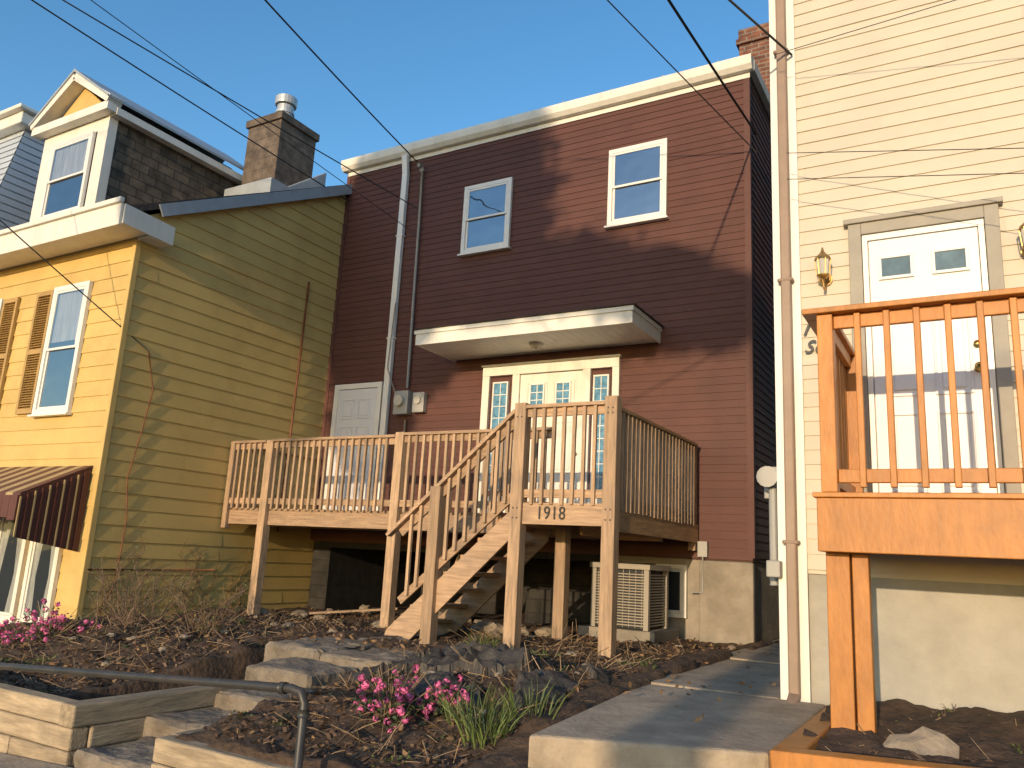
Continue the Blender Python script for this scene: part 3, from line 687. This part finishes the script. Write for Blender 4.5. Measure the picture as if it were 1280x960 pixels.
# ================================================================ WIRES
def wire(name,pts,r=.009,sag=.1):
    a=Acc();P=[]
    A0=V(pts[0]);B0=V(pts[1])
    for k in range(25):
        t=k/24;q=A0.lerp(B0,t);q.z-=sag*4*t*(1-t);P.append(q)
    a.tube(P,r,6);a.build(name,M['wire'],smooth=True)
def ext(A0,B0,k): A0=V(A0);B0=V(B0);return A0+(B0-A0)*k
for (A0,B0,k,r,s) in (((-7.95,9.9,6.5),(-6.46,5.37,5.98),4,.011,.25),((-9.5,9.95,6.1),(-9.69,4.53,6.49),3,.010,.15),((-7.9,9.93,5.66),(-9.38,4.7,6.51),3,.009,.12),
    ((-7.9,9.93,5.2),(-9.2,4.6,6.6),3,.006,.1),((-9.56,6.55,2.45),(-9.85,4.54,3.68),4,.008,.12),((-2.3,10.0,5.47),(-3.23,7.24,6.18),5,.008,.1),((-2.3,10.0,5.74),(-2.35,6.73,5.53),4,.016,.1),
    ((-1.12,6.15,4.18),(-1.37,5.27,4.17),12,.010,.1),((-1.13,5.9,3.17),(.375,5.5,2.67),4,.003,.0),((-1.13,5.9,2.95),(.375,5.5,2.50),4,.003,.0),((-1.2,5.9,4.05),(.35,5.5,3.85),4,.003,.0)):
    wire('overhead_wire',(A0,ext(A0,B0,k)),r,s)
# ================================================================ PLANTS
def leaf(a,p,d,L,w,m=0,bend=.3):
    d=V(d).normalized();s=d.cross(V((U(-1,1),U(-1,1),U(.2,1)))).normalized()*w/2
    mid=p+d*L*.5+V((0,0,-bend*L*.1));tip=p+d*L+V((0,0,-bend*L*.5))
    n=len(a.v);a.v+=[tuple(p),tuple(mid+s),tuple(tip),tuple(mid-s)];a.f.append((n,n+1,n+2,n+3));a.m.append(m)
def rdir(up=0):
    v=V((random.gauss(0,1),random.gauss(0,1),random.gauss(0,1)+up));return v.normalized()
def leafclump(a,c,r,n,L,w,m=0,up=.5):
    for _ in range(n):
        d=rdir();d.z=abs(d.z);p=V(c)+V((d.x*r[0],d.y*r[1],d.z*r[2]))*(R()**.5)
        leaf(a,p,rdir(up),L*U(.6,1.3),w*U(.6,1.3),m)
def blades(a,c,rad,n,h,w,m=0,lean=.5):
    for _ in range(n):
        t=U(0,6.28);r=rad*R()**.5;b=V(c)+V((math.cos(t)*r,math.sin(t)*r,0));b.z=max(b.z-.02,hgt(b.x,b.y)-.02) if b.y<12 and b.x<-.9 else b.z
        dr=V((math.cos(t)*lean*U(.2,1.2)+U(-.2,.2),math.sin(t)*lean*U(.2,1.2)+U(-.2,.2),1)).normalized();hh=h*U(.5,1.15)
        s=dr.cross(V((U(-1,1),U(-1,1),0))).normalized()*w/2
        p1=b+dr*hh*.55;p2=b+dr*hh+V((dr.x,dr.y,-.3))*hh*.25
        n0=len(a.v);a.v+=[tuple(b-s),tuple(b+s),tuple(p1+s*.9),tuple(p1-s*.9),tuple(p2)]
        a.f+=[(n0,n0+1,n0+2,n0+3),(n0+3,n0+2,n0+4)];a.m+=[m,m]
def blossom(a,c,r,n,m):
    for _ in range(n):
        d=rdir();p=V(c)+d*r
        s=d.cross(rdir()).normalized()*r*.5;t=d.cross(s).normalized()*r*.5
        a.quad(p-s,p-t,p+s+d*r*.2,p+t,m)
def flower_bush(name,c,rx,rz,nst,nbl,br):
    a=Acc();c=V(c)
    for _ in range(nst):
        t=U(0,6.28);q=c+V((math.cos(t)*rx*U(.2,1),math.sin(t)*rx*U(.2,1),rz*U(.5,1)))
        a.tube([c+V((U(-.04,.04),U(-.04,.04),-.05)),c.lerp(q,.5)+V((0,0,.03)),q],[.005,.004,.002],5,0)
    leafclump(a,c,(rx,rx,rz*.85),nst*16,.05,.02,1)
    for _ in range(nbl):
        d=rdir(.6);d.z=abs(d.z);q=c+V((d.x*rx,d.y*rx,d.z*rz))*U(.5,1.05);blossom(a,q,br*U(.6,1.2),22,2)
    a.build(name,[M['dead'],M['leafd'],M['pink']])
flower_bush('pink_flower_bush',(-3.50,4.55,-1.15),.31,.42,32,85,.022)
flower_bush('pink_flower_bush',(-3.2,4.8,-1.08),.22,.26,18,34,.02)
flower_bush('pink_flower_bush',(-8.55,5.2,-1.20),.5,.5,26,90,.026)
flower_bush('pink_flower_bush',(-9.2,5.4,-1.30),.25,.3,14,20,.024)
def twig_bush(name,c,h,n,spread,lev=2,r0=.006):
    a=Acc();c=V(c)
    def br(p,d,L,r,lev):
        k=3;pts=[p];q=p
        for i in range(k): d=(d+V((U(-.3,.3),U(-.3,.3),U(-.05,.12)))).normalized();q=q+d*L/k;pts.append(q)
        a.tube(pts,[r*(1-.45*i/k) for i in range(k+1)],4,0,False)
        if lev>0:
            for _ in range(random.randint(2,4)):
                i=random.randint(1,k);br(pts[i],(d+V((U(-1,1),U(-1,1),U(-.1,.5)))).normalized(),L*U(.4,.7),r*.65,lev-1)
        else:
            if R()<.35: leaf(a,q,rdir(.5),.028,.013,1)
    for _ in range(n): br(c+V((U(-.08,.08)*2,U(-.08,.08)*2,-.05)),V((U(-spread,spread),U(-spread,spread),1)).normalized(),h*U(.35,.6),r0,lev)
    a.build(name,[M['twig'],M['leaf']])
twig_bush('bare_shrub',(-7.9,5.6,-1.05),.95,10,.7,3,.008)
twig_bush('bare_shrub',(-7.1,5.9,-1.0),.85,9,.8,3,.008)
twig_bush('bare_shrub',(-8.5,6.2,-1.05),1.1,8,.6,3,.008)
twig_bush('bare_shrub',(-6.6,5.2,-1.15),.4,8,1,2)
twig_bush('bare_shrub',(-.25,5.95,-.92),.28,10,.9)
twig_bush('bare_shrub',(.35,5.7,-.9),.3,10,.9)
a=Acc()
for (x,y,n) in ((-2.62,4.35,110),(-2.85,4.55,45),(-2.45,4.6,40)): blades(a,(x,y,hgt(x,y)),.15,n,.28,.009,0,.6)
a.build('daffodil_leaves',[M['grass']])
a=Acc();cnt=0
def free(x,y):
    if -6.1<x<-4.3 and y<7.3: return False
    if -6.2<x<-5.1 and 7<y<8.3: return False
    if -2.45<x<-.9: return False
    return True
while cnt<70:
    x=U(-9.4,-2.4);y=U(3.7,7.6)
    if not free(x,y): continue
    d=noise.noise(V((x*.9,y*.9,5)))
    if d<U(-.15,.45): continue
    z=hgt(x,y);cnt+=1
    if R()<.75: leafclump(a,(x,y,z-.01),(U(.04,.12),U(.04,.12),U(.02,.06)),random.randint(20,50),.028,.014,random.choice((0,1,1)))
    else: blades(a,(x,y,z),U(.03,.07),random.randint(8,22),U(.05,.13),.005,0,.8)
for (x,y,n,h) in ((-4.05,6.6,80,.18),(-4.3,6.9,50,.15),(-3.55,6.9,40,.13),(-7.3,6.2,30,.15),(-7.6,4.6,30,.12)):
    blades(a,(x,y,hgt(x,y)),.11,n,h,.006,0,.8);leafclump(a,(x,y,hgt(x,y)-.01),(.14,.14,.07),70,.032,.015,0)
for _ in range(22):
    x=U(-.7,2);y=U(4.9,6.1);leafclump(a,(x,y,rsoil(x,y)),(.06,.06,.06),24,.028,.014,0)
a.build('weeds',[M['leaf'],M['leafd']])
a=Acc()
for _ in range(1700):
    x=U(-9.3,-2.4);y=U(3.8,8.3)
    if not free(x,y): continue
    z=hgt(x,y);d=V((U(-1,1),U(-1,1),U(0,.6))).normalized();L=U(.06,.28)
    a.tube([V((x,y,z)),V((x,y,z))+d*L*.5,V((x,y,z+.01))+d*L+V((0,0,-.02))],U(.0015,.0035),4,0,False)
for _ in range(160):
    x=U(-.7,1.4);y=U(4.6,6.1);z=rsoil(x,y);d=V((U(-1,1),U(-1,1),U(0,.5))).normalized();L=U(.05,.18);a.tube([V((x,y,z)),V((x,y,z+.01))+d*L],.002,4,0,False)
a.build('dry_stalks',M['dead'])
a=Acc()
for _ in range(5200):
    x=U(-9.3,-1.35) ;y=U(3.7,9.8)
    if -2.45<x:
        if y<4.5 or R()<.82: continue
        z=-.855
    elif -6.0<x<-4.6 and 5.75<y<7.2: z=-.885
    elif not free(x,y): continue
    else: z=hgt(x,y)
    if noise.noise(V((x*1.5,y*1.5,11)))<U(-.5,.3): continue
    leaf(a,V((x,y,z+U(.004,.02))),(U(-1,1),U(-1,1),U(-.05,.35)),U(.03,.075),U(.015,.04),0,.1)
a.build('leaf_litter',M['deadleaf'])
a=Acc();k=0
while k<22000:
    right=R()<.2
    if right: x=U(-.8,1.5);y=U(4.45,6.15);z=rsoil(x,y)
    else:
        x=U(-9.3,-2.3);y=U(3.65,9.5) if R()<.8 else U(3.7,5.5)
        if not free(x,y): continue
        z=hgt(x,y)
    k+=1
    s=U(.008,.03);d=V((U(-1,1),U(-1,1),U(-.3,.3))).normalized()*s;n=d.cross(V((U(-.4,.4),U(-.4,.4),1))).normalized()*s*U(.2,.6)
    c=V((x,y,z+U(.0,.018)));a.quad(c-d-n,c+d-n,c+d+n+V((0,0,U(0,.01))),c-d+n)
a.build('mulch',M['mulch'])
a=Acc()
def stone(c,r,a):
    bm=bmesh.new();bmesh.ops.create_icosphere(bm,subdivisions=2,radius=1);sd=U(0,50);n=len(a.v)
    for v in bm.verts:
        q=v.co*(1+.45*noise.noise(v.co*1.3+V((sd,0,0))));a.v.append((c[0]+q.x*r[0],c[1]+q.y*r[1],c[2]+q.z*r[2]))
    for f in bm.faces: a.f.append(tuple(n+v.index for v in f.verts));a.m.append(0)
    bm.free()
stone((-.33,5.0,-.88),(.17,.14,.11),a)
for _ in range(95):
    x=U(-9,-2.4);y=U(4,9.6)
    if free(x,y): r=U(.015,.06);stone((x,y,hgt(x,y)+r*.2),(r*U(.8,1.5),r,r*.6),a)
for _ in range(30):
    x=random.gauss(-3.6,.35);y=random.gauss(5.9,.3);r=U(.02,.055)
    if free(x,y): stone((x,y,hgt(x,y)+r*.4),(r*U(.8,1.5),r,r*.6),a)
for _ in range(46):
    x=U(-9,-4.5);y=U(8.2,10.4)
    r=U(.04,.13);stone((x,y,hgt(x,y)+r*.2),(r*U(.8,1.5),r,r*.7),a)
a.build('stones',M['rock'],smooth=False)
a=Acc();a.beam((-8.4,8.9,-.93),(-7.3,9.5,-.80),.12,.03);a.beam((-7.0,9.3,-.92),(-5.9,8.9,-.85),.09,.04);a.beam((-6.9,9.8,-.9),(-6.6,9.95,.0),.09,.03);a.build('scrap_boards',M['woodx'],None,.004)
a=Acc();n=80
def fp(i,j):
    u=i/n;v=j/n;x=-4.25+u*1.75+.14*noise.noise(V((v*5,2,0)))+.05*noise.noise(V((v*17,2,4)));y=5.0+v*1.15+.17*noise.noise(V((u*4,9,0)))+.06*noise.noise(V((u*15,9,0)))-.3*u
    rr=abs(noise.noise(V((x*2.6,y*2.6,4))))*.16+(.065-abs(noise.noise(V((x*5+.5*y,y*5,8))))*.14)+abs(noise.noise(V((x*13,y*13,8))))*.03
    ed=min(u,v,1-u,1-v)
    hole=noise.noise(V((x*2.2,y*2.2,14)))
    return (x,y,hgt(x,y)+.02+rr*min(1,ed*6+.1)-(.12 if hole>.12 else 0)+(-.05 if ed<.01 else .0))
for j in range(n):
    for i in range(n): a.quad(fp(i,j),fp(i+1,j),fp(i+1,j+1),fp(i,j+1))
a.build('weed_barrier_fabric',M['fabric'])
# ================================================================ ADDED TREE OUT OF VIEW (crown shaped to cast the facade shadow)
T=empty('added_shadow_tree')
th=math.radians(4.5);el=math.radians(9.5)
TY=-12.
dX=22*math.tan(th);dZ=22/math.cos(th)*math.tan(el)
a=Acc();tx0=-1.98+dX
a.tube([(tx0,TY,-2),(tx0+.03,TY,1),(tx0-.02,TY,4),(tx0-.25,TY,6.6),(tx0-1.2,TY,7.2)],[.30,.25,.22,.2,.12],12)
a.tube([(tx0-.3,TY,6.7),(tx0-2.5,TY,7.5),(tx0-5,TY,8.4),(tx0-6,TY,9)],[.18,.13,.09,.04],8)
a.build('shadow_tree_trunk',M['bark'],T,smooth=True)
fac=[(-8.1,5.3,1.5,2.6),(-6.4,5.5,1.2,2.3),(-8.5,2.7,1.0,1.7),(-7.8,3.6,1.3,1.3),(-6.0,3.9,1.3,.98),(-4.8,3.85,1.2,.92),(-3.7,3.55,1.1,.74),(-2.85,3.35,.75,.55),(-6.5,7.0,1.0,1.0),(-9.2,4.5,.6,2.2)]
b=Acc();c=Acc()
for (lx,lz,rx,rz) in fac:
    lx+=dX;lz+=dZ
    stone((lx,TY,lz),(rx*.93,1.1,rz*.93),b)
    for _ in range(int(900*rx*rz/3)):
        d=rdir();p=V((lx+d.x*rx*U(.8,1),TY+d.y*1.4*U(.7,1),lz+d.z*rz*U(.8,1)));leaf(c,p,rdir(),U(.16,.3),U(.1,.18),0)
b.build('shadow_tree_core',M['leafd'],T,smooth=True);c.build('shadow_tree_leaves',M['leaf'],T)
# ================================================================ LIGHT
w=bpy.data.worlds.new('World');scn.world=w;w.use_nodes=True;nt=w.node_tree
sky=nt.nodes.new('ShaderNodeTexSky');sky.sky_type='NISHITA';sky.sun_disc=False;sky.sun_elevation=el;sky.sun_rotation=math.pi-th;sky.air_density=1.0;sky.dust_density=.5;sky.ozone_density=2.0
hs=nt.nodes.new('ShaderNodeHueSaturation');hs.inputs['Saturation'].default_value=1.24;hs.inputs['Value'].default_value=2.45
bg=nt.nodes['Background'];bg.inputs['Strength'].default_value=.12;nt.links.new(sky.outputs[0],hs.inputs['Color']);nt.links.new(hs.outputs[0],bg.inputs['Color'])
sl_=bpy.data.lights.new('sun','SUN');sl_.energy=4.1;sl_.angle=math.radians(.5);sl_.color=(1,.745,.47)
so=bpy.data.objects.new('sun',sl_);link(so)
d=V((-math.sin(th)*math.cos(el),math.cos(th)*math.cos(el),-math.sin(el)))
so.rotation_euler=d.to_track_quat('-Z','Y').to_euler();so.location=(-5,-20,10)
# ================================================================ CAMERA
cam=bpy.data.cameras.new('camera');cam.lens=28.125;cam.sensor_width=36;cam.clip_end=2000;cam.clip_start=.05
co=bpy.data.objects.new('camera',cam);link(co);scn.camera=co
f=V((-.497,.8418,.2117)).normalized();r=V((.865,.498,.0529));r=(r-f*r.dot(f)).normalized();u=r.cross(f)
mw=Matrix(((r.x,u.x,-f.x,0),(r.y,u.y,-f.y,0),(r.z,u.z,-f.z,0),(0,0,0,1)));co.matrix_world=mw
scn.view_settings.view_transform='Standard';scn.view_settings.look='None';scn.view_settings.exposure=0
